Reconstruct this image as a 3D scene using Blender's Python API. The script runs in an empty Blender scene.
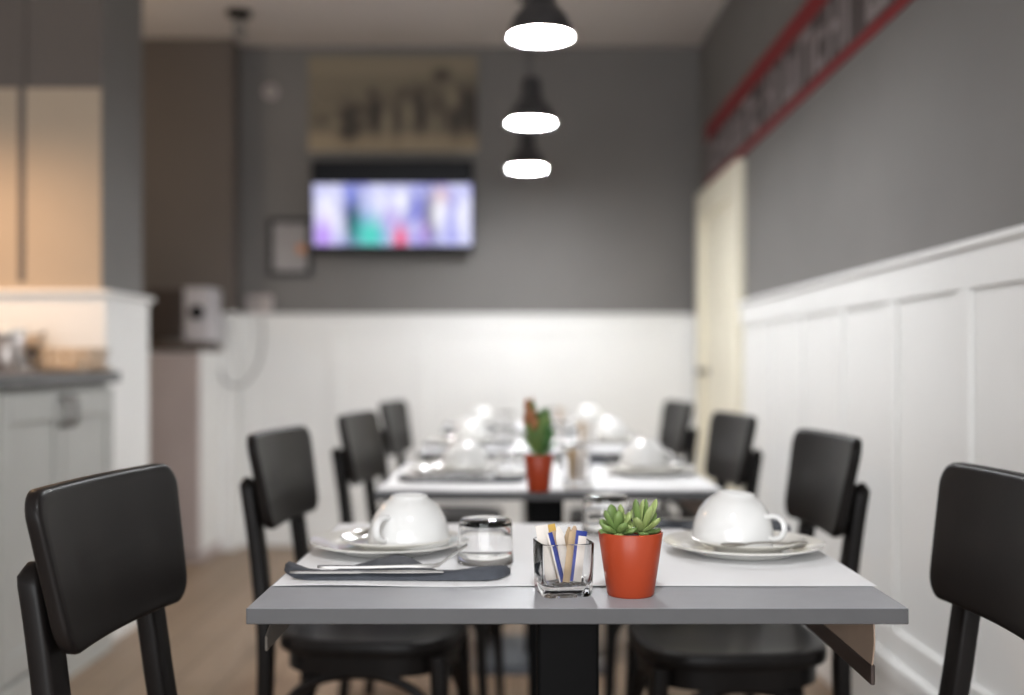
import bpy, bmesh, math, random
from mathutils import Vector, Matrix
random.seed(7)
S = bpy.context.scene
COL = S.collection
PI = math.pi
F = 1105.0            # focal length in pixels of the 1024 wide frame
H = 1.05              # camera height
VX, VY = 517.0, 362.0

# ------------------------------------------------------------------ materials
MATS = {}
def mat(name, col, rough=0.5, metal=0.0, var=0.06, scale=8.0, bump=0.0, spec=0.5, coat=0.0, trans=0.0, ior=1.45,
        stretch=(1, 1, 1), emit=None, estr=0.0):
    m = bpy.data.materials.new(name); m.use_nodes = True
    nt = m.node_tree; b = nt.nodes['Principled BSDF']
    b.inputs['Roughness'].default_value = rough
    b.inputs['Metallic'].default_value = metal
    b.inputs['Specular IOR Level'].default_value = spec
    b.inputs['Coat Weight'].default_value = coat
    b.inputs['Coat Roughness'].default_value = 0.12
    b.inputs['Transmission Weight'].default_value = trans
    b.inputs['IOR'].default_value = ior
    if trans == 0:
        tc = nt.nodes.new('ShaderNodeTexCoord'); mp = nt.nodes.new('ShaderNodeMapping')
        mp.inputs['Scale'].default_value = stretch
        nz = nt.nodes.new('ShaderNodeTexNoise'); nz.inputs['Scale'].default_value = scale
        nz.inputs['Detail'].default_value = 4
        rp = nt.nodes.new('ShaderNodeValToRGB')
        rp.color_ramp.elements[0].position = 0.3; rp.color_ramp.elements[1].position = 0.7
        rp.color_ramp.elements[0].color = tuple(max(0, c * (1 - var)) for c in col) + (1,)
        rp.color_ramp.elements[1].color = tuple(min(1, c * (1 + var)) for c in col) + (1,)
        L = nt.links
        L.new(tc.outputs['Object'], mp.inputs['Vector']); L.new(mp.outputs['Vector'], nz.inputs['Vector'])
        L.new(nz.outputs['Fac'], rp.inputs['Fac']); L.new(rp.outputs['Color'], b.inputs['Base Color'])
        if bump > 0:
            bp = nt.nodes.new('ShaderNodeBump'); bp.inputs['Strength'].default_value = bump
            bp.inputs['Distance'].default_value = 0.002
            L.new(nz.outputs['Fac'], bp.inputs['Height']); L.new(bp.outputs['Normal'], b.inputs['Normal'])
    else:
        b.inputs['Base Color'].default_value = tuple(col) + (1,)
    if emit:
        b.inputs['Emission Color'].default_value = tuple(emit) + (1,)
        b.inputs['Emission Strength'].default_value = estr
    MATS[name] = m
    return m

def attr_mat(name, rough, emission=0.0):
    m = bpy.data.materials.new(name); m.use_nodes = True
    nt = m.node_tree; b = nt.nodes['Principled BSDF']; b.inputs['Roughness'].default_value = rough
    a = nt.nodes.new('ShaderNodeAttribute'); a.attribute_name = 'Print'
    if emission:
        b.inputs['Base Color'].default_value = (.003, .003, .004, 1); b.inputs['Specular IOR Level'].default_value = .12
        nt.links.new(a.outputs['Color'], b.inputs['Emission Color'])
        b.inputs['Emission Strength'].default_value = emission
    else:
        nt.links.new(a.outputs['Color'], b.inputs['Base Color'])
    return m

def floor_mat():
    m = bpy.data.materials.new('wood floor'); m.use_nodes = True
    nt = m.node_tree; b = nt.nodes['Principled BSDF']; L = nt.links
    tc = nt.nodes.new('ShaderNodeTexCoord'); mp = nt.nodes.new('ShaderNodeMapping')
    mp.inputs['Rotation'].default_value = (0, 0, PI / 2)
    br = nt.nodes.new('ShaderNodeTexBrick')
    br.inputs['Scale'].default_value = 1.0
    br.inputs['Brick Width'].default_value = 1.2; br.inputs['Row Height'].default_value = 0.16
    br.inputs['Mortar Size'].default_value = 0.003
    br.inputs['Color1'].default_value = (.27, .19, .125, 1); br.inputs['Color2'].default_value = (.31, .22, .15, 1)
    br.inputs['Mortar'].default_value = (.09, .063, .042, 1)
    nz = nt.nodes.new('ShaderNodeTexNoise'); nz.inputs['Scale'].default_value = 6; nz.inputs['Detail'].default_value = 6
    mp2 = nt.nodes.new('ShaderNodeMapping'); mp2.inputs['Scale'].default_value = (6, .6, 1)
    mx = nt.nodes.new('ShaderNodeMix'); mx.data_type = 'RGBA'; mx.blend_type = 'MULTIPLY'; mx.inputs[0].default_value = .5
    rp = nt.nodes.new('ShaderNodeValToRGB'); rp.color_ramp.elements[0].color = (.6, .6, .6, 1); rp.color_ramp.elements[1].color = (1.1, 1.1, 1.1, 1)
    L.new(tc.outputs['Object'], mp.inputs['Vector']); L.new(mp.outputs['Vector'], br.inputs['Vector'])
    L.new(tc.outputs['Object'], mp2.inputs['Vector']); L.new(mp2.outputs['Vector'], nz.inputs['Vector'])
    L.new(nz.outputs['Fac'], rp.inputs['Fac'])
    L.new(br.outputs['Color'], mx.inputs[6]); L.new(rp.outputs['Color'], mx.inputs[7])
    L.new(mx.outputs[2], b.inputs['Base Color']); b.inputs['Roughness'].default_value = .5
    return m

M = dict(
    floor=floor_mat(),
    ceiling=mat('ceiling paint', (.60, .55, .52), .9, var=.02, scale=2),
    wall=mat('grey wall paint', (.180, .172, .166), .75, var=.04, scale=3, bump=.08),
    wallbrown_shade=mat('taupe wall paint and painted shade', (.132, .114, .103), .8, var=.04, scale=3, bump=.08),
    wallpale_lit=mat('pale lit wall paint over the counter', (.46, .37, .28), .7, var=.03, scale=3),
    white=mat('white panel paint', (.86, .86, .85), .45, var=.015, scale=4),
    cream=mat('cream door paint', (.82, .77, .63), .5, var=.03, scale=4),
    chair=mat('espresso lacquered wood', (.0075, .0062, .006), .40, var=.3, scale=10, stretch=(1, 1, .2), bump=.03, coat=.03, spec=.2),
    table=mat('grey laminate', (.30, .305, .325), .42, var=.03, scale=30, spec=.4),
    tedge=mat('grey laminate edge band', (.068, .068, .072), .5, var=.05, scale=20),
    tan=mat('tan board', (.36, .27, .21), .55, var=.08, scale=14),
    darkrail=mat('dark brown rail', (.035, .022, .018), .5, var=.15, scale=10),
    rail=mat('grey brown rail', (.10, .088, .076), .5, var=.1, scale=10),
    black=mat('black powder coat', (.003, .003, .0034), .6, var=.2, scale=20, spec=.12),
    base=mat('blue grey metal plate', (.085, .095, .11), .45, .4, var=.1, scale=12),
    paper=mat('white paper', (.82, .825, .84), .7, var=.012, scale=10),
    china=mat('glazed cream china', (.82, .805, .76), .12, var=.01, scale=10, coat=.5),
    cup=mat('glazed white porcelain', (.76, .76, .75), .10, var=.01, scale=10, coat=.5),
    steel=mat('polished steel', (.27, .26, .25), .32, 1.0, var=.05, scale=20),
    spoon=mat('satin steel', (.24, .22, .19), .55, 1.0, var=.05, scale=20),
    napkin=mat('slate paper napkin', (.060, .066, .080), .8, var=.12, scale=60, bump=.2),
    glass=mat('clear glass', (1, 1, 1), .0, trans=1.0, ior=1.36),
    pot=mat('orange red glazed ceramic', (.335, .044, .013), .36, var=.04, scale=12, coat=.05, spec=.35),
    soil=mat('potting soil', (.03, .02, .014), .95, var=.4, scale=80, bump=.6),
    leaf=mat('green succulent leaf', (.15, .23, .07), .42, var=.3, scale=22),
    leaf_pale=mat('pale green succulent leaf', (.27, .34, .125), .42, var=.25, scale=22),
    leaf_dark=mat('deep green leaf', (.07, .17, .05), .45, var=.3, scale=22),
    leaf_red=mat('red tipped leaf', (.36, .15, .07), .45, var=.25, scale=22),
    sachet=mat('white sugar paper', (.68, .63, .58), .6, var=.04, scale=30),
    sachet_beige=mat('beige sugar paper', (.43, .31, .21), .6, var=.08, scale=30),
    sachet_brown=mat('brown sugar paper', (.42, .30, .18), .6, var=.12, scale=30),
    sachet_ochre=mat('ochre sugar paper', (.55, .35, .08), .6, var=.08, scale=30),
    sachet_blue=mat('blue sugar paper', (.014, .032, .22), .5, var=.1, scale=30),
    lampout=mat('black enamel', (.036, .035, .037), .45, var=.1, scale=10),
    lampin=mat('white enamel', (.8, .8, .8), .4, var=.01, scale=10),
    bulb=mat('lit diffuser', (.9, .9, .9), .5, var=.01, emit=(.97, .985, 1), estr=190),
    cabinet=mat('grey cabinet paint', (.47, .475, .455), .5, var=.03, scale=6),
    worktop=mat('dark grey stone worktop', (.085, .085, .088), .3, var=.2, scale=30),
    handle=mat('dull metal handle', (.22, .21, .20), .4, .8, var=.1),
    taupe=mat('mauve taupe panel', (.50, .43, .415), .6, var=.04, scale=5),
    brown=mat('brown wooden top', (.10, .07, .055), .45, var=.2, scale=8, stretch=(1, 8, 1)),
    machine=mat('dark brown machine housing', (.045, .032, .026), .4, var=.1, scale=8),
    machine_w=mat('off white machine front', (.52, .50, .52), .4, var=.03, scale=8),
    tvblack=mat('black television plastic', (.004, .004, .005), .4, var=.1, scale=10, spec=.15),
    framew=mat('dark picture frame wood', (.02, .018, .017), .4, var=.2, scale=10),
    framep=mat('framed paper notice', (.34, .32, .32), .5, var=.06, scale=14),
    orange=mat('orange sticker', (.62, .24, .08), .5, var=.05),
    red=mat('deep red banner', (.24, .016, .020), .7, var=.08, scale=10),
    bgrey=mat('dark grey banner field', (.085, .068, .068), .7, var=.08, scale=10),
    bletter=mat('pale grey banner letters', (.27, .235, .235), .7, var=.05, scale=10),
    plastic=mat('white plastic', (.45, .40, .39), .45, var=.04, scale=10),
    cable=mat('grey cable', (.32, .31, .30), .5, var=.04, scale=10),
    greymetal=mat('grey painted metal', (.22, .21, .20), .5, var=.06, scale=10),
    wire=mat('brass toned wire', (.34, .27, .19), .45, .4, var=.08, scale=10),
    rope=mat('warm beige plastic', (.55, .43, .31), .5, var=.06, scale=10),
)

# ------------------------------------------------------------------ mesh helpers
def BM(): return bmesh.new()

def obj(name, bm, m, parent=None, smooth=True, bevel=0.0, seg=2, angle=35):
    bmesh.ops.recalc_face_normals(bm, faces=bm.faces[:])
    me = bpy.data.meshes.new(name); bm.to_mesh(me); bm.free()
    o = bpy.data.objects.new(name, me); COL.objects.link(o)
    ms = m if isinstance(m, (list, tuple)) else [m]
    for k in ms: me.materials.append(k)
    if smooth:
        me.shade_smooth()
        try: me.set_sharp_from_angle(angle=math.radians(angle))
        except Exception: pass
    if bevel > 0:
        md = o.modifiers.new('Bevel', 'BEVEL'); md.width = bevel; md.segments = seg; md.limit_method = 'ANGLE'
        md.harden_normals = False
    if parent: o.parent = parent
    return o

def tag(o, label=None, cat=None, group=None, kind=None):
    if label: o['label'] = label
    if cat: o['category'] = cat
    if group: o['group'] = group
    if kind: o['kind'] = kind
    return o

def thing(name, label, cat, loc=(0, 0, 0), rz=0.0, group=None):
    o = bpy.data.objects.new(name, None); COL.objects.link(o)
    o.empty_display_size = .05
    o.location = loc; o.rotation_euler = (0, 0, rz)
    return tag(o, label, cat, group)

def copy_tree(o, parent=None):
    c = o.copy(); COL.objects.link(c)
    if parent: c.parent = parent
    for ch in list(o.children): copy_tree(ch, c)
    return c

def place(proto, used, loc, rz=0.0, label=None, group=None, tilt=None):
    o = proto if not used.get(proto.name) else copy_tree(proto)
    used[proto.name] = True
    o.location = loc; o.rotation_euler = (tilt[0], tilt[1], rz) if tilt else (0, 0, rz)
    if label: o['label'] = label
    if group: o['group'] = group
    return o
USED = {}

def box(bm, x0, x1, y0, y1, z0, z1, mi=0):
    v = [bm.verts.new((x, y, z)) for z in (z0, z1) for y in (y0, y1) for x in (x0, x1)]
    for q in ((0, 2, 3, 1), (4, 5, 7, 6), (0, 1, 5, 4), (1, 3, 7, 5), (3, 2, 6, 7), (2, 0, 4, 6)):
        f = bm.faces.new([v[i] for i in q]); f.material_index = mi
    return v

def loft(bm, rings, cap0=True, cap1=True, closed=False, mi=0):
    R = [[bm.verts.new(p) for p in r] for r in rings]
    n = len(R[0])
    pairs = list(zip(R, R[1:])) + ([(R[-1], R[0])] if closed else [])
    for a, b in pairs:
        for i in range(n):
            j = (i + 1) % n
            f = bm.faces.new((a[i], a[j], b[j], b[i])); f.material_index = mi
    if not closed:
        if cap0: bm.faces.new(list(reversed(R[0]))).material_index = mi
        if cap1: bm.faces.new(R[-1]).material_index = mi
    return R

def lathe(bm, prof, seg=40, c=(0, 0, 0), mi=0):
    """prof: (r, z) list; r == 0 at an end closes there."""
    cols = []
    for r, z in prof:
        if r < 1e-6:
            cols.append([bm.verts.new((c[0], c[1], c[2] + z))])
        else:
            cols.append([bm.verts.new((c[0] + r * math.cos(2 * PI * k / seg), c[1] + r * math.sin(2 * PI * k / seg), c[2] + z)) for k in range(seg)])
    for a, b in zip(cols, cols[1:]):
        for k in range(seg):
            k2 = (k + 1) % seg
            if len(a) == 1 and len(b) == 1: continue
            if len(a) == 1: f = bm.faces.new((a[0], b[k], b[k2]))
            elif len(b) == 1: f = bm.faces.new((a[k], a[k2], b[0]))
            else: f = bm.faces.new((a[k], a[k2], b[k2], b[k]))
            f.material_index = mi

def tube(bm, pts, rad, seg=10, mi=0, flat=1.0):
    pts = [Vector(p) for p in pts]; n = len(pts)
    rads = rad if isinstance(rad, (list, tuple)) else [rad] * n
    up = None; rings = []
    for i, p in enumerate(pts):
        t = (pts[min(i + 1, n - 1)] - pts[max(i - 1, 0)]).normalized()
        if up is None:
            up = Vector((0, 0, 1)) if abs(t.z) < .9 else Vector((1, 0, 0))
        s = t.cross(up).normalized(); up = s.cross(t).normalized()
        rings.append([p + (s * math.cos(2 * PI * k / seg) + up * (flat * math.sin(2 * PI * k / seg))) * rads[i] for k in range(seg)])
    loft(bm, rings, mi=mi)

def catmull(P, n=8):
    P = [Vector(p) for p in P]; out = []
    for i in range(len(P) - 1):
        p0 = P[max(i - 1, 0)]; p1 = P[i]; p2 = P[i + 1]; p3 = P[min(i + 2, len(P) - 1)]
        for k in range(n):
            t = k / n
            out.append(.5 * ((2 * p1) + (-p0 + p2) * t + (2 * p0 - 5 * p1 + 4 * p2 - p3) * t * t + (-p0 + 3 * p1 - 3 * p2 + p3) * t ** 3))
    out.append(P[-1]); return out

def rrect(w, h, r, n=5):
    """rounded rectangle outline, centred, list of (u, v)."""
    o = []
    for cx, cy, a0 in ((w / 2 - r, h / 2 - r, 0), (-w / 2 + r, h / 2 - r, 90), (-w / 2 + r, -h / 2 + r, 180), (w / 2 - r, -h / 2 + r, 270)):
        for k in range(n + 1):
            a = math.radians(a0 + 90 * k / n); o.append((cx + r * math.cos(a), cy + r * math.sin(a)))
    return o

def struct(name, bm, m, parent=None, **kw):
    o = obj(name, bm, m, parent, **kw)
    if not parent: o['kind'] = 'structure'
    return o

# ------------------------------------------------------------------ the room
XW = 1.045      # grey face of right wall
XP = 1.02       # face of the white panelling
YB = 6.325      # grey face of back wall
ZC = 2.855
YN = -2.6       # near end of the room
XL = -3.6
ZCAP = 1.325

bm = BM(); box(bm, XL, XW, YN, YB, -.05, 0); struct('floor', bm, M['floor'], smooth=False)
bm = BM(); box(bm, XL, XW, YN, YB, ZC, ZC + .05); struct('ceiling', bm, M['ceiling'], smooth=False)
bm = BM(); box(bm, XW, XW + .12, YN, YB + .12, 0, ZC); struct('wall_right', bm, M['wall'], smooth=False)
bm = BM(); box(bm, XL - .12, XW, YB, YB + .12, 0, ZC); struct('wall_back', bm, M['wall'], smooth=False)
bm = BM(); box(bm, XL - .12, XL, YN, YB, 0, ZC); struct('wall_left', bm, M['white'], smooth=False)
# projecting pier on the back wall, left
bm = BM(); box(bm, XL, -1.585, 6.16, YB, 0, ZC); struct('wall_pier', bm, M['wallbrown_shade'], smooth=False)

def wainscot_x(name, y0, y1, lines):
    """panelling on the right wall, face at XP"""
    bm = BM()
    box(bm, XP + .012, XW, y0, y1, 0.0, ZCAP - .02)                 # back panel
    box(bm, XP, XP + .012, y0, y1, 1.215, ZCAP - .02)               # top rail
    box(bm, XP, XP + .012, y0, y1, 0.18, .326)                      # bottom rail
    for y in lines: box(bm, XP, XP + .012, y - .035, y + .035, .326, 1.215)
    t = struct(name, bm, M['white'], smooth=False, bevel=.002, seg=1)
    bm = BM(); box(bm, XP - .014, XW, y0, y1, ZCAP - .02, ZCAP)
    obj('cap_moulding', bm, M['white'], t, bevel=.006, seg=3)
    return t
ys = [2.53 + .49 * k for k in range(-9, 5)]
t1 = wainscot_x('trim_1', YN, 5.04, ys)
t2 = wainscot_x('trim_2', 6.19, 6.30, [])
bm = BM()
box(bm, XP - .012, XP, YN, 5.04, 0, .196); box(bm, XP - .020, XP, YN, 5.04, .196, .25)
struct('baseboard_right', bm, M['white'], smooth=True, bevel=.008, seg=3)

# back wall panelling
YPB = 6.30
bm = BM()
xb0, xb1 = -1.585, XP
box(bm, xb0, xb1, YPB + .012, YB, 0, ZCAP - .02)
box(bm, xb0, xb1, YPB, YPB + .012, 1.215, ZCAP - .02); box(bm, xb0, xb1, YPB, YPB + .012, .1, .326)
for k in range(6): 
    x = xb0 + .06 + k * .49
    box(bm, x - .035, x + .035, YPB, YPB + .012, .326, 1.215)
box(bm, -1.66, -1.570, 6.14, YB, 0, ZCAP - .02)
t3 = struct('trim_3', bm, M['white'], smooth=False, bevel=.002, seg=1)
bm = BM(); box(bm, xb0, xb1 - .022, YPB - .022, YB, ZCAP - .02, ZCAP); box(bm, -1.67, -1.556, 6.125, YB, ZCAP - .02, ZCAP); obj('cap_moulding', bm, M['white'], t3, bevel=.006, seg=3)
bm = BM(); box(bm, xb0, xb1 - .02, YPB - .014, YPB, 0, .13); struct('baseboard_back', bm, M['white'], bevel=.006, seg=3)

# partition stub on the left: grey above, white panelling below
PX = -1.512; PY0, PY1 = 4.06, 4.54
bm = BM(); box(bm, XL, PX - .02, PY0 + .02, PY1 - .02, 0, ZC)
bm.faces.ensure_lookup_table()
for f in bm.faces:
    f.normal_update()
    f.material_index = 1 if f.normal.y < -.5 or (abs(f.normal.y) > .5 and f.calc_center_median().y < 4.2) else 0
struct('wall_partition', bm, [M['wall'], M['wallbrown_shade']], smooth=False)  # front face taupe: shade above the counter lamp's reach, put into the paint
bm = BM(); box(bm, -3.5, PX - .022, PY0 + .012, PY0 + .02, ZCAP - .01, 2.06); struct('wall_partition_lit', bm, M['wallpale_lit'], smooth=False)  # same wall, pale only as high as the lamplight; tone break is painted
bm = BM(); box(bm, -3.5, PX, PY0, PY1, 0, ZCAP - .03)
t4 = struct('trim_4', bm, M['white'], smooth=False, bevel=.003, seg=2)
bm = BM(); box(bm, -3.5, PX + .02, PY0 - .02, PY1 + .02, ZCAP - .03, ZCAP - .01); obj('cap_moulding', bm, M['white'], t4, bevel=.006, seg=3)
# vertical joint strip on the partition wall
bm = BM(); box(bm, -1.838, -1.812, PY0 + .008, PY0 + .02, ZCAP + .02, ZC); struct('trim_5', bm, M['wallbrown_shade'], smooth=False, bevel=.002, seg=1)

# door in the right wall
bm = BM()
ya, yb = 5.05, 6.18; zt = 1.98; cw = .15
box(bm, XP - .02, XW, ya, ya + cw, 0, zt); box(bm, XP - .02, XW, yb - cw, yb, 0, zt); box(bm, XP - .02, XW, ya + cw, yb - cw, zt - cw, zt)
struct('trim_6', bm, M['cream'], smooth=False, bevel=.006, seg=2)
bm = BM(); box(bm, XW - .012, XW, ya + cw, yb - cw, .005, zt - cw)
d = struct('door_1', bm, M['cream'], smooth=False)
bm = BM()
for z0, z1 in ((.2, .85), (1.0, 1.7)):
    for a, b_ in ((ya + cw + .1, ya + cw + .42), (yb - cw - .42, yb - cw - .1)):
        box(bm, XW - .017, XW - .012, a, b_, z0, z1)
obj('door_panel', bm, M['cream'], d, smooth=False, bevel=.004, seg=2)
bm = BM(); lathe(bm, [(0, 0), (.024, 0), (.024, .006), (.009, .008), (.009, .04), (.02, .045), (.024, .058), (.016, .068), (0, .07)], 20)
hk = obj('door_knob', bm, M['steel'], d); hk.location = (XW - .0125, yb - cw - .06, 1.0); hk.rotation_euler = (0, -PI / 2, 0)

# ------------------------------------------------------------------ chairs
def make_chair():
    r = thing('bistro_chair', '', 'chair')
    # seat: rounded trapezoid, slightly dished (chair faces +x)
    N = 48
    def outl(s):
        o = []
        for k in range(N):
            a = 2 * PI * k / N; c, s_ = math.cos(a), math.sin(a)
            x = .20 * math.copysign(abs(c) ** .62, c); y = .197 * math.copysign(abs(s_) ** .62, s_) * (1 + .30 * (x + .2) * .35)
            o.append((x * s, y * s))
        return o
    bm = BM()
    rings = [[(x, y, z) for x, y in outl(s)] for s, z in ((.94, .436), (.985, .438), (1, .444), (1, .462), (.985, .469), (.95, .471), (.86, .468), (.7, .464), (.4, .461), (.1, .460))]
    loft(bm, rings); obj('seat', bm, M['chair'], r, angle=50)
    bm = BM()
    out = [[(x, y, z) for x, y in outl(s)] for s, z in ((.90, .436), (.90, .395), (.80, .395), (.80, .436))]
    loft(bm, out, closed=True); obj('seat_frame', bm, M['chair'], r, angle=50)
    # backrest: bent board, concave to the sitter, wider at the top
    bm = BM(); T = .024; nu, nv = 20, 12
    hz = .204
    def surf(u, v, off):
        # u across -1..1, v up -1..1
        half = .190 + .014 * v
        # rounded corners
        y = u * half
        z = .795 + v * hz / 2
        tilt = .017 * v
        sag = .016 * (1 - u * u)
        nx = math.cos(0.12 * u); ny = -math.sin(0.12 * u)
        return Vector((-.196 - tilt - sag - off * nx, y + off * ny, z))
    # outline in (u,v) with rounded corners, filled as concentric rings
    ou = rrect(.408, .204, .036, 7)
    def ring2(inset, off):
        res = []
        for i in range(len(ou)):
            a = ou[i]; b = ou[(i + 1) % len(ou)]
            dist = math.hypot(a[0] - b[0], a[1] - b[1]); m_ = 12 if dist > .05 else 1
            for k in range(m_):
                px = a[0] + (b[0] - a[0]) * k / m_; py = a[1] + (b[1] - a[1]) * k / m_
                fx = (.204 - inset) / .204; fy = (.102 - inset) / .102
                res.append(surf(px * fx / .204, py * fy / .102, off))
        return res
    seq = [(.095, 0), (.07, 0), (.04, 0), (.02, 0), (.008, .0), (.0035, .0012), (.001, .0035), (0, .007), (0, T - .007), (.001, T - .0035), (.0035, T - .0012), (.008, T), (.02, T), (.04, T), (.07, T), (.095, T)]
    loft(bm, [ring2(i, o) for i, o in seq])
    obj('backrest', bm, M['chair'], r, angle=60)
    # rear legs run up behind the backrest
    for s in (-1, 1):
        bm = BM()
        path = catmull([(-.235, s * .160, 0), (-.212, s * .158, .22), (-.203, s * .157, .44), (-.219, s * .147, .60), (-.2345, s * .144, .715), (-.2485, s * .142, .798)], 6)
        rings = []
        for i, p in enumerate(path):
            k = i / (len(path) - 1)
            w = .048 if k > .45 else .026 + .022 * k / .45
            dpt = .030
            if i == len(path) - 1: w *= .55; dpt *= .7
            elif i == len(path) - 2: w *= .9
            rings.append([(p.x + a, p.y + b, p.z) for a, b in rrect(dpt, w, .008, 3)])
        top = path[-1]
        rings.append([(top.x - .002 + a, top.y + b, top.z + .006) for a, b in rrect(.010, .012, .004, 3)])
        loft(bm, rings); obj('rear_leg', bm, M['chair'], r, angle=50)
        bm = BM()
        pf = [(.165, s * .150, .436), (.172, s * .155, .30), (.185, s * .165, .0)]
        rr = [[(p[0] + a, p[1] + b, p[2]) for a, b in rrect(w, w, w * .3, 3)] for p, w in zip(pf, (.036, .034, .024))]
        loft(bm, rr); obj('front_leg', bm, M['chair'], r, angle=50)
        # bentwood side arch
        bm = BM()
        tube(bm, catmull([(-.205, s * .150, .17), (-.188, s * .150, .28), (-.125, s * .150, .36), (-.04, s * .15, .388), (.05, s * .15, .386), (.125, s * .150, .35), (.168, s * .152, .27), (.178, s * .155, .17)], 6), .011, 8)
        obj('arch_brace', bm, M['chair'], r)
    bm = BM()
    tube(bm, catmull([(.172, -.155, .20), (.17, -.12, .31), (.168, -.06, .375), (.168, 0, .388), (.168, .06, .375), (.17, .12, .31), (.172, .155, .20)], 6), .010, 8)
    obj('arch_brace', bm, M['chair'], r)
    return r
chair = make_chair()
CG_L, CG_R = 'black chairs along the counter side', 'black chairs along the panelled wall'
chairs = [
    (-.332, 1.475, -6, 'black bentback wooden chair at lower left, its backrest sharp before the grey cabinet', CG_L),
    (-.314, 2.480, -6, 'black wooden chair on the counter side, tucked beside the front table, second along its row', CG_L),
    (-.255, 3.300, -7, 'black wooden chair on the counter side beyond the second table, third along its row', CG_L),
    (-.262, 4.300, -7, 'farthest black wooden chair on the counter side, before the white back panelling', CG_L),
    (.452, 1.510, 182, 'dark wooden chair at the right edge of the photo, against the white wall panelling', CG_R),
    (.445, 2.380, 183, 'dark brown chair on the panelled wall side, second along its row, behind the front table', CG_R),
    (.418, 3.250, 186, 'dark brown chair in front of the cream door frame, third along the panelled wall', CG_R),
    (.405, 4.280, 186, 'farthest dark chair on the panelled wall side, next to the cream door', CG_R),
]
for x, y, a, lab, g in chairs:
    place(chair, USED, (x, y, 0), math.radians(a), lab, g)

# ------------------------------------------------------------------ tables
TX0, TX1 = -.330, .477
TC = .073
ZT = .75
TY = [1.345, 2.55, 3.65, 4.81]
TD = .71
def make_table():
    r = thing('dining_table', '', 'table')
    bm = BM(); box(bm, TX0 - TC, TX1 - TC, 0, TD, ZT - .0195, ZT)
    bm.faces.ensure_lookup_table()
    for f in bm.faces: f.normal_update()
    for f in bm.faces:
        c = f.calc_center_median()
        f.material_index = 0 if c.z > ZT - .001 else 1
    obj('tabletop', bm, [M['table'], M['tedge']], r, smooth=False, bevel=.0012, seg=2)
    bm = BM(); pw = .044
    loft(bm, [[(a, b + .27, z) for a, b in rrect(pw * 2, pw * 2, .006, 3)] for z in (.03, ZT - .025)])
    obj('pedestal', bm, M['black'], r, angle=50)
    bm = BM(); box(bm, -.17, .17, .17, .37, ZT - .026, ZT - .0195); obj('mounting_plate', bm, M['black'], r, bevel=.002)
    bm = BM(); loft(bm, [[(a * k, b * k + .27, z) for a, b in rrect(.44, .44, .02, 4)] for k, z in ((1, 0), (1, .02), (.97, .028), (.3, .031))])
    obj('base_plate', bm, M['base'], r, angle=40)
    bm = BM(); loft(bm, [[(x, y, z) for y, z in ((.11, ZT - .0195), (.04, .706), (.04, .687), (TD - .04, .687), (TD - .04, ZT - .0195))] for x in (-.3165 - TC, -.3125 - TC)]); obj('side_rail', bm, M['rail'], r, smooth=False, bevel=.002)
    # deeper support board on the wall side, near end cut in a soft curve
    bm = BM(); outline = []
    for k in range(9):
        t = k / 8; outline.append((.04 - .004 * math.sin(t * PI) + (.010 if t > .5 else 0) * (t - .5), ZT - .0195 - t * .062))
    pts = outline + [(TD - .04, ZT - .0195 - .062), (TD - .04, ZT - .0195)]
    loft(bm, [[(x, y, z) for y, z in pts] for x in (.446 - TC, .448 - TC)]); obj('support_board', bm, M['tan'], r, smooth=False)
    bm = BM(); box(bm, .445 - TC, .451 - TC, .045, TD - .045, .643, ZT - .0195 - .062); obj('lower_rail', bm, M['darkrail'], r, smooth=False, bevel=.002)
    return r
table = make_table()
TN = ['front table', 'second table', 'third table', 'farthest table']
TL = ['grey topped pedestal table in front, set with the small succulent and sugar glass',
      'second grey pedestal table, holding the tall succulent in an orange pot',
      'third pedestal table, between the tall succulent table and the farthest table',
      'farthest pedestal table, nearest to the white back panelling']
for i, y in enumerate(TY):
    place(table, USED, (TC, y, 0), 0, TL[i], 'row of pedestal tables')

# paper runners
def make_paper(y0, y1, curl, drape=False):
    bm = BM(); nx, ny = 60, 14
    x0, x1 = TX0 - TC + .004, TX1 - TC + .003
    top = [];
    for j in range(ny + 1):
        row = []
        for i in range(nx + 1):
            u = i / nx; v = j / ny
            x = x0 + (x1 - x0) * u; y = y0 + (y1 - y0) * v
            z = .0012 + .0006 * math.sin(u * 13 + v * 3) * math.sin(v * 5 + 1)
            z = max(.0007, z)
            if v == 0: z += curl * (.5 + .5 * math.sin(u * 17)) * .0012
            if u > .97: z -= (u - .97) * 0.02 * 0
            row.append((x, y + .0012 * math.sin(u * 21) * (1 - v), z))
        top.append(row)
    T_ = [[bm.verts.new(p) for p in row] for row in top]
    B_ = [[bm.verts.new((p[0], p[1], p[2] - .0005)) for p in row] for row in top]
    for j in range(ny):
        for i in range(nx):
            bm.faces.new((T_[j][i], T_[j][i + 1], T_[j + 1][i + 1], T_[j + 1][i]))
            bm.faces.new((B_[j][i], B_[j + 1][i], B_[j + 1][i + 1], B_[j][i + 1]))
    for i in range(nx):
        bm.faces.new((T_[0][i], B_[0][i], B_[0][i + 1], T_[0][i + 1])); bm.faces.new((T_[ny][i], T_[ny][i + 1], B_[ny][i + 1], B_[ny][i]))
    for j in range(ny):
        bm.faces.new((T_[j][0], T_[j + 1][0], B_[j + 1][0], B_[j][0])); bm.faces.new((T_[j][nx], B_[j][nx], B_[j + 1][nx], T_[j + 1][nx]))
    return bm
for i, y in enumerate(TY):
    o = obj('paper_runner', make_paper(.128 if i == 0 else .03, .70, 1.0), M['paper'])
    o.location = (TC, y, ZT)
    tag(o, 'white paper runner spread across the %s' % ['front table under the sharp plates', 'second table under the tall succulent', 'third table', 'farthest table by the back wall'][i], 'table runner', 'paper runners on the tables')
ZP = ZT + .0021

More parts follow.
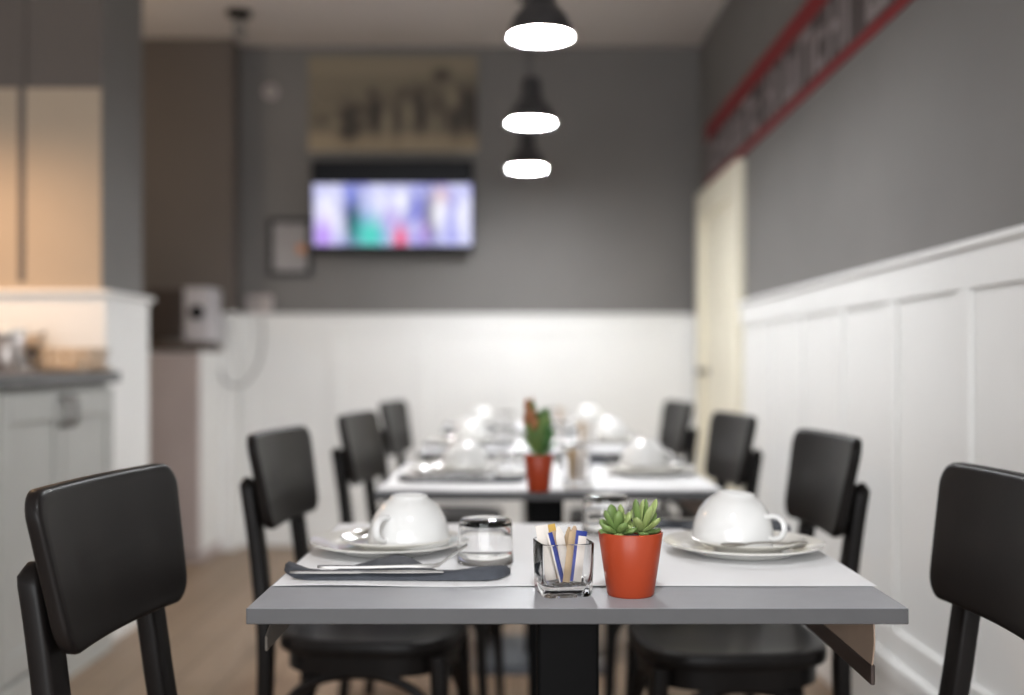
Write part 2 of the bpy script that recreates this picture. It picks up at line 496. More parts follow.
# ------------------------------------------------------------------ tableware
def make_plate():
    bm = BM()
    lathe(bm, [(0, .0035), (.055, .0035), (.080, .0042), (.090, .0085), (.098, .0120), (.112, .0150), (.1235, .0180), (.1250, .0172), (.1245, .0158),
               (.112, .0118), (.099, .0085), (.090, .0045), (.082, .0012), (.078, 0), (.070, 0), (.066, .0008), (0, .0008)], 64)
    return obj('dinner_plate', bm, M['china'])
def make_saucer():
    bm = BM()
    lathe(bm, [(0, .0085), (.055, .0085), (.066, .0100), (.076, .0150), (.0865, .0200), (.0880, .0193), (.0872, .0178), (.076, .0125), (.064, .0075), (.056, .0055), (.052, 0), (.046, 0), (.043, .005), (0, .005)], 56)
    return obj('saucer', bm, M['china'])
def make_cup():
    r = thing('upturned_cup', '', 'cup')
    prof = [(.0575, .0005), (.0590, 0), (.0605, .001), (.0608, .004), (.0602, .013), (.0585, .024), (.0550, .036), (.0495, .047), (.0430, .0565), (.0355, .0630), (.0300, .0662),
            (.0275, .0690), (.0270, .0712), (.0255, .0720), (.0235, .0715), (.0225, .0680), (.0150, .0662), (0, .0660)]
    inner = [(0, .0622), (.030, .0605), (.040, .0535), (.0475, .045), (.0528, .0345), (.0560, .023), (.0576, .012), (.0580, .004), (.0575, .0005)]
    bm = BM(); lathe(bm, inner + prof[1:], 56); obj('body', bm, M['cup'], r, angle=50)
    bm = BM()
    tube(bm, catmull([(.057, 0, .014), (.066, 0, .0125), (.077, 0, .018), (.081, 0, .029), (.077, 0, .040), (.066, 0, .0455), (.054, 0, .0435), (.048, 0, .044)], 6),
         [.0055] * 43, 10, flat=.75)
    obj('handle', bm, M['cup'], r)
    return r
def make_spoon():
    bm = BM(); rings = []
    L = .132
    for k in range(25):
        t = k / 24; x = -L / 2 + L * t
        if t < .3:
            a = t / .3; w = .0135 * math.sqrt(max(0.02, 1 - (2 * a - .95) ** 2 / 1.05)); dish = .0035 * math.sin(PI * min(1, a))
        else:
            a = (t - .3) / .7; w = .0022 + .0026 * a * a; dish = 0
        z = .0045 + .004 * math.sin(PI * min(1, max(0, (t - .25) / .5))) * .6 + (.002 if t > .8 else 0)
        if t < .3: z = .0045
        th = .0012 if t < .3 else .0018
        if k in (0, 24): w *= .35
        ring = []
        for q in (-1, -.5, 0, .5, 1): ring.append((x, w * q, z - dish * (1 - q * q) + th / 2))
        for q in (1, .5, 0, -.5, -1): ring.append((x, w * q, z - dish * (1 - q * q) - th / 2))
        rings.append(ring)
    loft(bm, rings)
    return obj('teaspoon', bm, M['spoon'], angle=60)
def make_fork():
    """handle at -x, head curving up at +x"""
    bm = BM(); rings = []
    def zc(x): return .006 + .0005 * math.sin(x * 40) + (max(0, x - .062) * .80)
    for k in range(22):
        x = -.105 + .170 * k / 21
        w = .0065 - .0035 * min(1, (k / 12)) if k < 13 else .003 + .008 * max(0, (k - 15) / 6)
        if k == 0: w *= .5
        th = .0028
        rings.append([(x, a, zc(x) + b) for a, b in ((-w, -th / 2), (w, -th / 2), (w * .9, th / 2), (-w * .9, th / 2))])
    loft(bm, rings)
    for q in (-1.5, -.5, .5, 1.5):
        rr = []
        for k in range(8):
            x = .063 + .040 * k / 7; w = .0016 if k < 7 else .0006
            rr.append([(x, q * .0058 + a, .006 + (x - .062) * .80 + .0005 * math.sin(x * 40) + b - .0002 * k * k * .3) for a, b in ((-w, -.0008), (w, -.0008), (w, .0008), (-w, .0008))])
        loft(bm, rr)
    return obj('fork', bm, M['steel'], angle=50)
def make_knife():
    bm = BM(); rings = []
    for k in range(28):
        t = k / 27; x = -.105 + .21 * t
        if t < .48: w0, w1, th = -.0045 - .001 * math.sin(t * 6), .0045 + .001 * math.sin(t * 6), .0030
        else:
            a = (t - .48) / .52; w0 = -.0055 - .003 * math.sin(a * PI); w1 = .006 - .0055 * max(0, a - .75) * 4; th = .0014
        if k == 27: w1 = w0 + .001
        if k == 0: w0 *= .6; w1 *= .6
        rings.append([(x, w0, .004 - th / 2), (x, w1, .004 - th / 2), (x, w1, .004 + th / 2), (x, w0, .004 + th / 2)])
    loft(bm, rings)
    return obj('table_knife', bm, M['steel'], angle=50)
def make_napkin():
    """folded napkin: thick front roll, flat triangle behind; origin at its middle front"""
    bm = BM(); rings = []
    X = [(-.160, .070, .088, .010), (-.152, .048, .085, .017), (-.135, .018, .075, .017), (-.118, .004, .062, .0135), (-.100, .001, .050, .0105), (-.085, .000, .052, .010), (-.060, 0, .085, .010),
         (-.035, 0, .122, .0105), (-.008, 0, .156, .0105), (.018, 0, .135, .0105), (.042, 0, .085, .0105), (.060, 0, .052, .011), (.085, 0, .048, .0115), (.110, .000, .052, .0160), (.130, .000, .056, .0185), (.146, .008, .060, .018), (.158, .034, .062, .013), (.163, .046, .056, .006)]
    for x, f, b, h in X:
        w = b - f
        pk = max(0, (w - .055) / .11); prof = [(0, .0005), (.005, h * .62), (.011, h * .88), (.022, h * .86), (.034, h * .72), (.044, .0065 + .003 * pk), (.75, .0065 + .010 * pk), (1.0, .0032 + .0015 * pk)]
        ring = []
        for i, (d, z) in enumerate(prof):
            y = f + (d if i < 6 else w * d)
            if i < 6: y = f + min(d, w * (.12 + .16 * i))
            if i >= 6: y = max(y, f + min(.044, w * .92) + .0006 * (i - 5))
            ring.append((x, y, z))
        ring.append((x, ring[-1][1] + .0003, .0005))
        rings.append(ring)
    loft(bm, rings)
    o = obj('folded_napkin', bm, M['napkin'], angle=50)
    return o
def make_tumbler():
    """tumbler standing upside down"""
    bm = BM()
    outer = [(.0412, .0), (.0420, .001), (.0416, .02), (.0406, .045), (.0396, .0575), (.0385, .0625), (.0350, .0650), (0, .0648)]
    inner = [(0, .0590), (.030, .0590), (.0365, .0560), (.0386, .050), (.0396, .035), (.0402, .02), (.0406, .001), (.0412, 0)]
    lathe(bm, inner[:-1] + outer, 56)
    return obj('water_glass', bm, M['glass'], angle=40)
plate, saucer, cup, spoon, fork, knife, napkin, tumbler = make_plate(), make_saucer(), make_cup(), make_spoon(), make_fork(), make_knife(), make_napkin(), make_tumbler()
for o, c in ((plate, 'plate'), (saucer, 'saucer'), (spoon, 'spoon'), (fork, 'fork'), (knife, 'knife'), (napkin, 'napkin'), (tumbler, 'glass')): o['category'] = c

SIDE = ('counter side', 'panelled wall side')
def setting(i, y, side):
    # positions relative to the front table, moved along the row
    dy = y - 1.33 if i else 0.0; tn = TN[i]; sd = SIDE[side]
    where = 'on the %s, at its place on the %s' % (tn, sd)
    if side == 0:
        pl = (-.203, 1.753); sc = (-.190, 1.742); cp = (-.170, 1.738); cang = math.radians(240)
        sp = (-.2345, 1.795, math.radians(72)); nk = (-.172, 1.505, 0)
        fk = (-.172, 1.538, math.radians(2)); kn = (-.205, 1.511, math.radians(1)); gl = (-.047, 1.645); tilt = (0, 0)
    else:
        pl = (.355, 1.735); sc = (.362, 1.730); cp = (.338, 1.735); cang = math.radians(-38)
        sp = (.372, 1.662, math.radians(4)); nk = (.345, 2.030, math.radians(180))
        fk = (.340, 1.998, math.radians(182)); kn = (.350, 2.021, math.radians(181)); gl = (.155, 1.930); tilt = (0, math.radians(4.5))
    zp = ZP
    zs = zp + .0036; zc = zs + .0088
    if i == 1 and side == 0:
        pl, sc, cp, sp, nk, fk, kn, gl = [(q[0] + .03,) + tuple(q[1:]) for q in (pl, sc, cp, sp, nk, fk, kn, gl)]
    if i == 0:
        extra = ['sharp, beside the fork and slate napkin', 'to the right of the orange pot'][side]
        lp = ['large cream dinner plate on the front table, with the slate napkin before it', 'large cream dinner plate on the front table, right of the orange pot'][side]
        ls = ['cream saucer on the front table plate with the slate napkin before it', 'cream saucer on the front table plate right of the orange pot'][side]
        lc = ['white cup upturned on the front table, its handle towards the slate napkin', 'white cup upturned and tilted over a spoon, right of the orange pot'][side]
        lsp = ['teaspoon tucked behind the upturned cup on the front table, counter side', 'teaspoon lying along the saucer before the tilted cup on the front table'][side]
        ln = ['slate napkin folded to a point, lying along the front edge of the front table', 'slate napkin behind the plate right of the orange pot, mostly hidden'][side]
        lf = ['steel fork with raised tines lying on the slate napkin in front', 'steel fork on the half hidden napkin at the panelled wall side of the front table'][side]
        lk = ['steel knife lying on the slate napkin along the front table edge', 'steel knife on the half hidden napkin at the panelled wall side of the front table'][side]
        lg = ['clear glass upturned on the front table, beside the plate with the slate napkin', 'clear glass upturned on the front table, blurred behind the orange pot'][side]
    else:
        lp = 'cream dinner plate ' + where; ls = 'cream saucer ' + where; lc = 'white upturned cup ' + where
        lsp = 'steel teaspoon ' + where; ln = 'slate folded napkin ' + where; lf = 'steel fork ' + where; lk = 'steel knife ' + where; lg = 'clear upturned glass ' + where
    place(plate, USED, (pl[0], pl[1] + dy, zp), 0, lp, 'dinner plates')
    place(saucer, USED, (sc[0], sc[1] + dy, zs), 0, ls, 'saucers')
    # tilted cups lean on the spoon: keep the low rim on the saucer
    place(cup, USED, (cp[0], cp[1] + dy, zc + (.0612 * math.sin(tilt[1]) if side else 0)), cang, lc, 'upturned cups', None)
    c = [o for o in COL.objects if o.get('label') == lc][0]
    c.scale = (1.05, 1.05, 1.07)
    if side:
        c.rotation_euler = (Matrix.Rotation(tilt[1], 3, 'Y') @ Matrix.Rotation(cang, 3, 'Z')).to_euler()
    place(spoon, USED, (sp[0], sp[1] + dy, zs + (.0185 if side == 0 else .0160)), sp[2], lsp, 'teaspoons')
    place(napkin, USED, (nk[0], nk[1] + dy, zp), nk[2], ln, 'folded napkins').scale = (.85 if side else 1, 1, 1)
    place(fork, USED, (fk[0], fk[1] + dy, zp + .0075), fk[2], lf, 'forks')
    place(knife, USED, (kn[0], kn[1] + dy, zp + .0072), kn[2], lk, 'table knives')
    place(tumbler, USED, (gl[0], gl[1] + dy, zp), 0, lg, 'upturned glasses')
for i, y in enumerate(TY):
    for s in (0, 1): setting(i, y, s)

# ------------------------------------------------------------------ square sugar glasses
def make_sugar_glass():
    bm = BM()
    def sq(w, z, r): return [(a, b, z) for a, b in rrect(w, w, r, 5)]
    rings = [sq(.010, .013, .004), sq(.051, .013, .010), sq(.0575, .016, .011), sq(.0630, .030, .012), sq(.0665, .0665, .013), sq(.0680, .0680, .0135), sq(.0700, .0670, .014),
             sq(.0688, .040, .014), sq(.0668, .012, .013), sq(.0655, .004, .012), sq(.0620, .0, .010), sq(.030, .0, .008), sq(.028, .0015, .006), sq(.010, .0025, .004)]
    loft(bm, rings)
    return obj('square_sugar_glass', bm, M['glass'], angle=35)
sg = make_sugar_glass(); sg['category'] = 'glass'
SGA = math.radians(13)
def sachet(kind, w, L, pointed):
    """upright flat paper stick, base at origin, along +z"""
    bm = BM(); rings = []
    n = 10
    for k in range(n + 1):
        t = k / n; ww = w
        th = .0009 + .0016 * math.sin(PI * t) ** .7
        if pointed and t > .85: ww = w * (1 - (t - .85) / .15 * .75)
        if t in (0, 1): th = .0006
        rings.append([(-ww / 2, 0, L * t), (-ww / 4, -th / 2, L * t), (ww / 4, -th / 2, L * t), (ww / 2, 0, L * t), (ww / 4, th / 2, L * t), (-ww / 4, th / 2, L * t)])
    loft(bm, rings)
    return bm
SG1 = Vector((.060, 1.436, ZT + .0003))
spec = [  # label, material, band material, width, length, pointed, base offset (x,y), top offset (x,y)
    ('broad white sachet leaning against the left wall of the sugar glass', 'sachet', None, .0125, .073, False, (-.016, .000), (-.0245, .008)),
    ('thin blue edged sachet crossing the sugar glass, second from its left', 'sachet_blue', 'sachet', .0060, .066, False, (-.004, -.010), (-.0185, -.006)),
    ('ochre topped sachet standing at the back of the sugar glass', 'sachet_beige', 'sachet_ochre', .0110, .073, False, (-.002, .008), (-.0135, .012)),
    ('narrow white paper sachet in the middle of the sugar glass', 'sachet', None, .0085, .072, True, (.004, -.002), (-.0060, .000)),
    ('slim pointed brown stick sachet in the middle of the sugar glass', 'sachet_brown', None, .0075, .070, True, (.004, .013), (.0085, .004)),
    ('plain brown sachet crossing to the left behind the blue edged one', 'sachet_beige', None, .0090, .066, False, (.002, .000), (-.0125, .004)),
    ('dull brown stick sachet beside the pointed tan one', 'sachet_brown', None, .0070, .066, False, (.000, -.012), (.0115, -.002)),
    ('pointed tan stick sachet leaning right in the sugar glass', 'sachet_brown', 'sachet_beige', .0100, .072, True, (.007, -.006), (.0165, .008)),
    ('blue and white sachet leaning against the right wall of the sugar glass', 'sachet', 'sachet_blue', .0110, .066, False, (.012, -.011), (.0215, -.005)),
]
def put_sachet(lab, m0, m1, w, L, pt, b, t, origin, group, rest=True):
    b = (b[0] * 1.1, b[1] * 1.1); t = (t[0] * 1.1, t[1] * 1.1)
    bm = sachet(lab, w * 1.35, L, pt)
    if m1:
        bm.faces.ensure_lookup_table()
        for f in bm.faces:
            c = f.calc_center_median()
            if m1 == 'sachet_blue' or m0 == 'sachet_blue':
                f.material_index = 1 if (c.x < -w * .30 or (m0 == 'sachet' and c.z > L * .93)) else 0
            else: f.material_index = 1 if c.z > L * .72 else 0
    mats = [M[m0]] + ([M[m1]] if m1 else [])
    o = obj('sugar_sachet', bm, mats, angle=50)
    rot = Matrix.Rotation(SGA, 3, 'Z')
    bp = rot @ Vector((b[0], b[1], 0)); tp = rot @ Vector((t[0], t[1], 0))
    v = Vector((tp.x - bp.x, tp.y - bp.y, 0)); v.z = math.sqrt(max(1e-6, L * L - v.length_squared))
    q = v.normalized()
    xax = Vector((1, .25, 0)); xax = (xax - q * xax.dot(q)).normalized(); yax = q.cross(xax)
    mt = Matrix((xax, yax, q)).transposed().to_4x4()
    mt.translation = Vector((origin.x + bp.x, origin.y + bp.y, origin.z + .0155))
    o.matrix_world = mt
    tag(o, lab, 'sugar sachet', group)
place(sg, USED, SG1, SGA, 'square clear glass of sugar sachets beside the orange pot on the front table', 'square sugar glasses')
for s in spec: put_sachet(*s, SG1, 'sachets in the front sugar glass')
for i, (x, y, tn) in enumerate([(.142, 2.640, 'second table'), (.235, 3.86, 'third table'), (.20, 5.05, 'farthest table')]):
    p = Vector((x, y, ZP)); place(sg, USED, p, math.radians(10 * i), 'square clear glass of sugar sachets on the %s' % tn, 'square sugar glasses')
    for lab, m0, b, t in (('brown', 'sachet_brown', (-.004, .004), (-.010, .004)), ('white', 'sachet', (.008, 0), (.016, .004))):
        put_sachet('%s paper sachet in the sugar glass on the %s' % (lab, tn), m0, None, .018, .074, False, b, t, p, 'sachets in the far sugar glasses')

# ------------------------------------------------------------------ potted succulents
def leaf(bm, base, d, L, w, th, mi=0, up=Vector((0, 0, 1)), curve=.15):
    d = Vector(d).normalized(); s = d.cross(up)
    s = Vector((1, 0, 0)) if s.length < .05 else s.normalized()
    n = s.cross(d).normalized(); rings = []
    K = 9; SEG = 8
    for k in range(K + 1):
        t = k / K
        f = (.55 + .45 * math.sin(min(1, t / .70) * PI / 2)) if t < .70 else max(.12, math.sqrt(max(0, 1 - ((t - .70) / .305) ** 2)))
        p = Vector(base) + d * (L * t) + n * (curve * L * t * t)
        ring = []
        for q in range(SEG):
            a = 2 * PI * q / SEG
            zz = math.sin(a); zz = zz * (.55 if zz > 0 else 1.0)
            ring.append(p + s * (w / 2 * f * math.cos(a)) + n * (th / 2 * f * zz))
        rings.append(ring)
    loft(bm, rings, mi=mi)

def make_pot(parent, rt, rb, h):
    bm = BM()
    lathe(bm, [(0, .003), (rb * .55, .002), (rb * .75, 0), (rb * .93, .0), (rb, .003), (rb + (rt - rb) * .5, h * .5), (rt, h - .0015), (rt - .0008, h), (rt - .0022, h - .0006), (rt - .0032, h - .004), (rb * .95, h * .25), (0, h * .25)], 48)
    obj('pot', bm, M['pot'], parent, angle=50)
    bm = BM(); rs = rt - .0045
    lathe(bm, [(0, h - .006), (rs * .5, h - .0065), (rs * .96, h - .009), (rs * .9, h - .016), (0, h - .016)], 32)
    obj('soil', bm, M['soil'], parent)

r = thing('potted_succulent', 'small green rosette succulent in an orange pot on the front table', 'potted plant', (.1465, 1.426, ZT + .0001), 0, 'potted succulents')
make_pot(r, .0418, .0305, .082)
def rosette(cx, cy, cz, tiltv, specs, seed):
    rnd = random.Random(seed); bm = BM(); up = Vector(tiltv).normalized()
    e1 = up.cross(Vector((0, 1, 0))).normalized(); e2 = up.cross(e1).normalized()
    for n, elev, L, w, ph in specs:
        for k in range(n):
            a = 2 * PI * k / n + ph + rnd.uniform(-.15, .15); el = math.radians(elev + rnd.uniform(-7, 7))
            d = (e1 * math.cos(a) + e2 * math.sin(a)) * math.cos(el) + up * math.sin(el)
            b = Vector((cx, cy, cz)) + d * .003
            leaf(bm, b, d, L * rnd.uniform(.9, 1.1), w, w * .66, mi=0 if rnd.random() < .62 else 1, up=up, curve=.12)
    return bm
obj('rosette', rosette(-.017, -.008, .0800, (-.16, -.20, 1), [(5, 14, .023, .0150, .2), (5, 40, .028, .0150, .7), (4, 64, .034, .0140, .3)], 3), [M['leaf'], M['leaf_pale']], r, angle=80)
obj('rosette', rosette(.013, -.003, .0810, (.12, -.18, 1), [(5, 12, .023, .0140, .5), (5, 38, .033, .0135, 0), (4, 60, .042, .0125, .6), (2, 80, .044, .0115, .2)], 8), [M['leaf'], M['leaf_pale']], r, angle=80)

r = thing('potted_succulent', 'tall upright succulent with reddish tips in an orange pot on the second table', 'potted plant', (.0505, 2.555, ZP), 0, 'potted succulents')
make_pot(r, .0340, .0260, .083)
for (sx, sy, hh, lean, reds, seed) in ((-.008, 0, .120, -.12, True, 4), (.010, -.004, .095, .05, False, 5), (.002, .010, .080, .02, False, 6)):
    rnd = random.Random(seed); bm = BM()
    tube(bm, [(sx, sy, .072), (sx + lean * .4 * hh, sy, .072 + hh * .5), (sx + lean * hh, sy, .072 + hh * .9)], [.0035, .003, .0015], 8, mi=0)
    nl = 22
    for k in range(nl):
        t = .12 + .88 * k / (nl - 1); a = k * 2.4
        p = (sx + lean * hh * t, sy, .072 + hh * .88 * t)
        el = math.radians(34 + 36 * t)
        mi = (2 if reds and t > .35 and rnd.random() < .7 else (0 if rnd.random() < .6 else 1))
        leaf(bm, p, (math.cos(a) * math.cos(el), math.sin(a) * math.cos(el), math.sin(el)), (.052 - .010 * t), .0165, .007, mi=mi)
    obj('leafy_stem', bm, [M['leaf'], M['leaf_dark'], M['leaf_red']], r, angle=80)

# ------------------------------------------------------------------ pendant lamps
ZL, LS = 2.005, 1.12
def make_lamp():
    r = thing('pendant_lamp', '', 'lamp')
    bm = BM()
    outer = [(.0850, 0), (.0856, .003), (.0842, .012), (.080, .030), (.070, .052), (.055, .070), (.045, .082), (.039, .094), (.037, .110), (.036, .145), (.033, .158), (.018, .166), (.0, .167)]
    inner = [(0, .150), (.024, .148), (.028, .110), (.032, .092), (.040, .079), (.053, .067), (.068, .049), (.0775, .028), (.0815, .012), (.0835, 0), (.0850, 0)]
    lathe(bm, inner[:-1] + outer, 48)
    bm.faces.ensure_lookup_table()
    for k, f in enumerate(bm.faces): f.material_index = 1 if k < (len(inner) - 2) * 48 else 0
    obj('lamp_shade', bm, [M['lampout'], M['lampin']], r, angle=50)
    bm = BM(); lathe(bm, [(0, -.011), (.025, -.0098), (.050, -.005), (.068, .002), (.0785, .010), (.0785, .014), (.05, .018), (0, .018)], 40)
    obj('diffuser', bm, M['bulb'], r)
    bm = BM(); tube(bm, [(0, 0, .160), (0, 0, .5), (0, 0, (ZC - ZL) / LS - .02)], .003, 8); obj('cord', bm, M['lampout'], r)
    bm = BM(); lathe(bm, [(0, 0), (.02, 0), (.045, .018), (.045, .025), (0, .025)], 28, (0, 0, (ZC - ZL) / LS - .0255)); obj('ceiling_rose', bm, M['lampout'], r)
    return r
lamp = make_lamp()
for x, y, lab in ((.070, 3.25, 'nearest and largest of the three black pendant lamps in view'),
                  (.056, 4.42, 'middle of the three black pendant lamps, hanging between the other two'),
                  (.050, 5.47, 'lowest in the picture of the three black pendant lamps, beside the television'),
                  (.07, .55, 'black pendant lamp between the photographer and the front table, above the picture'),
):
    o = place(lamp, USED, (x, y, ZL), 0, lab, 'black pendant lamps'); o.scale = (LS, LS, LS)

# ------------------------------------------------------------------ back wall things
def at(px, py, y): return Vector(((px - VX) * y / F, y, H - (py - VY) * y / F))

def printed(name, w, h, nx, nz, fn, m, parent, depth=.012):
    """flat printed panel facing -y, centred; fn(u,v)->rgb with v up"""
    bm = BM(); lay = bm.loops.layers.float_color.new('Print')
    V = [[bm.verts.new((-w / 2 + w * i / nx, 0, -h / 2 + h * j / nz)) for i in range(nx + 1)] for j in range(nz + 1)]
    B = [[bm.verts.new((v.co.x, depth, v.co.z)) for v in (V[0][0], V[0][nx])], [bm.verts.new((v.co.x, depth, v.co.z)) for v in (V[nz][0], V[nz][nx])]]
    for j in range(nz):
        for i in range(nx):
            f = bm.faces.new((V[j][i], V[j][i + 1], V[j + 1][i + 1], V[j + 1][i]))
            for l in f.loops:
                c = fn(l.vert.co.x / w + .5, l.vert.co.z / h + .5); l[lay] = (*c, 1)
    bm.faces.new((B[0][0], B[1][0], B[1][1], B[0][1]))
    bm.faces.new([V[0][i] for i in range(nx, -1, -1)] + [B[0][0], B[0][1]])
    bm.faces.new([V[nz][i] for i in range(nx + 1)] + [B[1][1], B[1][0]])
    bm.faces.new([V[j][0] for j in range(nz + 1)] + [B[1][0], B[0][0]])
    bm.faces.new([V[j][nx] for j in range(nz, -1, -1)] + [B[0][1], B[1][1]])
    bmesh.ops.recalc_face_normals(bm, faces=bm.faces[:])
    return obj(name, bm, m, parent, smooth=False)

def g(u, v, cu, cv, su, sv): return math.exp(-((u - cu) / su) ** 2 - ((v - cv) / sv) ** 2)
def mixc(a, b, t): t = max(0, min(1, t)); return tuple(a[i] * (1 - t) + b[i] * t for i in range(3))

# sepia print of a group of people, long ago
figs = [(.235, .30, .050, .17, .95), (.25, .22, .07, .10, .6), (.40, .38, .040, .20, .95), (.37, .62, .02, .05, .6), (.52, .30, .03, .25, .45), (.64, .50, .045, .18, .8), (.66, .28, .03, .15, .5),
        (.79, .80, .055, .07, .9), (.76, .42, .035, .25, .6), (.87, .34, .045, .24, .8), (.97, .42, .05, .25, 1.0), (.90, .60, .04, .12, .5), (.08, .33, .05, .06, .45), (.30, .45, .06, .05, .4), (.56, .62, .03, .06, .5), (.70, .66, .03, .05, .4)]
lights = [(.60, .40, .025, .14), (.86, .55, .03, .10), (.46, .30, .025, .12), (.75, .30, .02, .14), (.17, .28, .03, .05)]
def sepia(u, v):
    c = mixc((.27, .225, .155), (.24, .20, .14), v)
    n = math.sin(u * 47 + 3 * math.sin(v * 9)) * math.sin(v * 23 + 2 * math.sin(u * 31)) + .6 * math.sin(u * 91 + v * 40)
    if .12 < v < .80: c = mixc(c, (.07, .055, .042), .30 * max(0, n) * min(1, (v - .12) * 6) * min(1, (.80 - v) * 4) + .22)
    if v < .18: c = mixc(c, (.40, .31, .20), .7)
    k = sum(a * g(u, v, x, y, sx, sy) for x, y, sx, sy, a in figs)
    band = g(u, v, .6, .42, .5, .26) * .35
    c = mixc(c, (.035, .026, .02), min(.95, k * 1.15 + band))
    for x, y, sx, sy in lights: c = mixc(c, (.38, .32, .22), .6 * g(u, v, x, y, sx, sy))
    return c
r = thing('wall_print', 'old sepia group photograph print high on the grey back wall', 'picture', at(393, 103.5, YB - .03))
printed('print', .965, .545, 110, 62, sepia, attr_mat('sepia print', .6), r)
bm = BM(); box(bm, -.47, .47, .012, .03, -.26, .26); obj('stretcher', bm, M['framew'], r, smooth=False)

# television
def tvpic(u, v):
    if v > .735: return (.0015, .0015, .002)
    v2 = v / .735
    c = mixc((.20, .20, .70), (.72, .74, 1.0), .5 + .5 * math.sin(u * 38 + 4 * math.sin(v2 * 7)) * math.sin(v2 * 9 + 5 * math.sin(u * 13)))
    for x, y, sx, sy, col, a in ((.09, .5, .10, .5, (.95, .95, 1), .9), (.06, .15, .06, .3, (.45, .22, .85), .95), (.255, .42, .055, .45, (.015, .015, .07), 1.3), (.24, .85, .04, .2, (.15, .2, .75), .8),
                                 (.36, .18, .10, .34, (.05, .62, .50), 1.0), (.55, .10, .045, .24, (.85, .05, .13), 1.0), (.42, .72, .10, .22, (.9, .9, 1), .8), (.63, .62, .06, .3, (.10, .12, .55), .7),
                                 (.56, .75, .05, .25, (1, 1, 1), .8), (.74, .45, .045, .40, (.02, .015, .10), 1.2), (.70, .2, .04, .2, (.45, .2, .7), .6), (.81, .80, .05, .16, (.75, .40, .25), .7), (.80, .5, .06, .3, (.95, .95, 1), .9),
                                 (.87, .3, .03, .3, (.25, .25, .75), .8), (.95, .5, .05, .45, (.88, .88, 1), .9), (.48, .42, .05, .2, (.55, .35, .8), .6), (.33, .62, .04, .2, (.3, .35, .8), .5)):
        c = mixc(c, col, a * g(u, v2, x, y, sx, sy))
    return c
r = thing('television', 'flat black television playing a bright blurry programme on the back wall', 'television', at(392.5, 207, YB - .13))
tw, th = .905, .52
bm = BM(); loft(bm, [[(x * k, y, z * k) for x, z in rrect(tw, th, .012, 4)] for k, y in ((.985, -.006), (1, 0), (1, .02), (.93, .045))]); hb = obj('housing', bm, M['tvblack'], r, angle=40)
sc_ = printed('screen', tw - .02, th - .06, 120, 60, tvpic, attr_mat('lit screen', .35, 1.0), r, .003); sc_.location = (0, -.0075, .016)
bm = BM(); box(bm, -.15, .15, .035, .125, -.10, .10); obj('wall_bracket', bm, M['black'], r, smooth=False, bevel=.004)
r.rotation_euler = (math.radians(4), 0, 0)

# framed notice
r = thing('framed_notice', 'small dark framed notice on the grey wall below and left of the television', 'picture', at(290, 247, YB - .02))
fw, fh = .255, .335
bm = BM()
loft(bm, [[(x, y, z) for x, z in ((-a, -b), (a, -b), (a, b), (-a, b))] for a, b, y in ((fw / 2, fh / 2, .02), (fw / 2, fh / 2, 0), (fw / 2 - .03, fh / 2 - .03, 0), (fw / 2 - .03, fh / 2 - .03, .02))], closed=True)
obj('frame', bm, M['framew'], r, smooth=False, bevel=.002)
bm = BM(); box(bm, -fw / 2 + .03, fw / 2 - .03, .010, .018, -fh / 2 + .03, fh / 2 - .03); obj('paper', bm, M['framep'], r, smooth=False)
bm = BM(); lathe(bm, [(0, 0), (.027, 0), (.027, .002), (0, .002)], 20); st = obj('sticker', bm, M['orange'], r); st.location = (.062, .0098, -.01); st.rotation_euler = (PI / 2, 0, 0)

# round sensor on the wall
r = thing('wall_sensor', 'small round pale sensor on the back wall left of the sepia print', 'sensor', at(271, 92, YB), 0)
bm = BM(); lathe(bm, [(0, 0), (.045, 0), (.045, .012), (.032, .028), (0, .032)], 28); q = obj('housing', bm, M['plastic'], r); q.rotation_euler = (PI / 2, 0, 0)
bm = BM(); lathe(bm, [(0, .03), (.014, .03), (.012, .036), (0, .038)], 20); q = obj('lens', bm, M['greymetal'], r); q.rotation_euler = (PI / 2, 0, 0)

# ceiling spotlight
r = thing('ceiling_spotlight', 'small dark spotlight mounted on the ceiling near the left pier', 'spotlight', (-1.43, 5.69, ZC))
bm = BM(); lathe(bm, [(0, 0), (.062, 0), (.062, -.022), (.05, -.03), (0, -.03)], 28); obj('mounting_base', bm, M['black'], r)
bm = BM(); tube(bm, [(0, 0, -.028), (0, 0, -.07)], .012, 12); obj('stem', bm, M['greymetal'], r)
bm = BM(); lathe(bm, [(0, -.06), (.026, -.06), (.032, -.075), (.034, -.13), (.03, -.133), (.028, -.12), (0, -.118)], 24); obj('lamp_head', bm, M['greymetal'], r)

# white intercom box on the panelling, with its cable
pb = at(259, 308, 6.30)
r = thing('intercom_box', 'white plastic intercom box above the white back panelling, left of the framed notice', 'intercom', (pb.x, YB, ZCAP + .001))
bm = BM(); loft(bm, [[(x, y, z + .052) for x, z in rrect(.15 * k, .104 * k, .014, 4)] for k, y in ((1, 0), (1, -.035), (.93, -.043))]); obj('housing', bm, M['plastic'], r, angle=50)
bm = BM(); loft(bm, [[(x - .015, y, z + .052) for x, z in rrect(.06, .03, .006, 3)] for y in (-.042, -.045)]); obj('display', bm, M['greymetal'], r)
cb = BM()
pts = [at(262, 318, 6.268), at(263, 340, 6.262), at(259, 362, 6.262), at(250, 378, 6.262), at(240, 386, 6.20), at(231, 385, 6.105), at(223, 379, 6.105), at(221, 370, 6.105)]
tube(cb, catmull(pts, 8), .006, 10)
o = obj('hanging_cable', cb, M['cable']); tag(o, 'grey cable looping down the white back panelling below the intercom', 'cable')

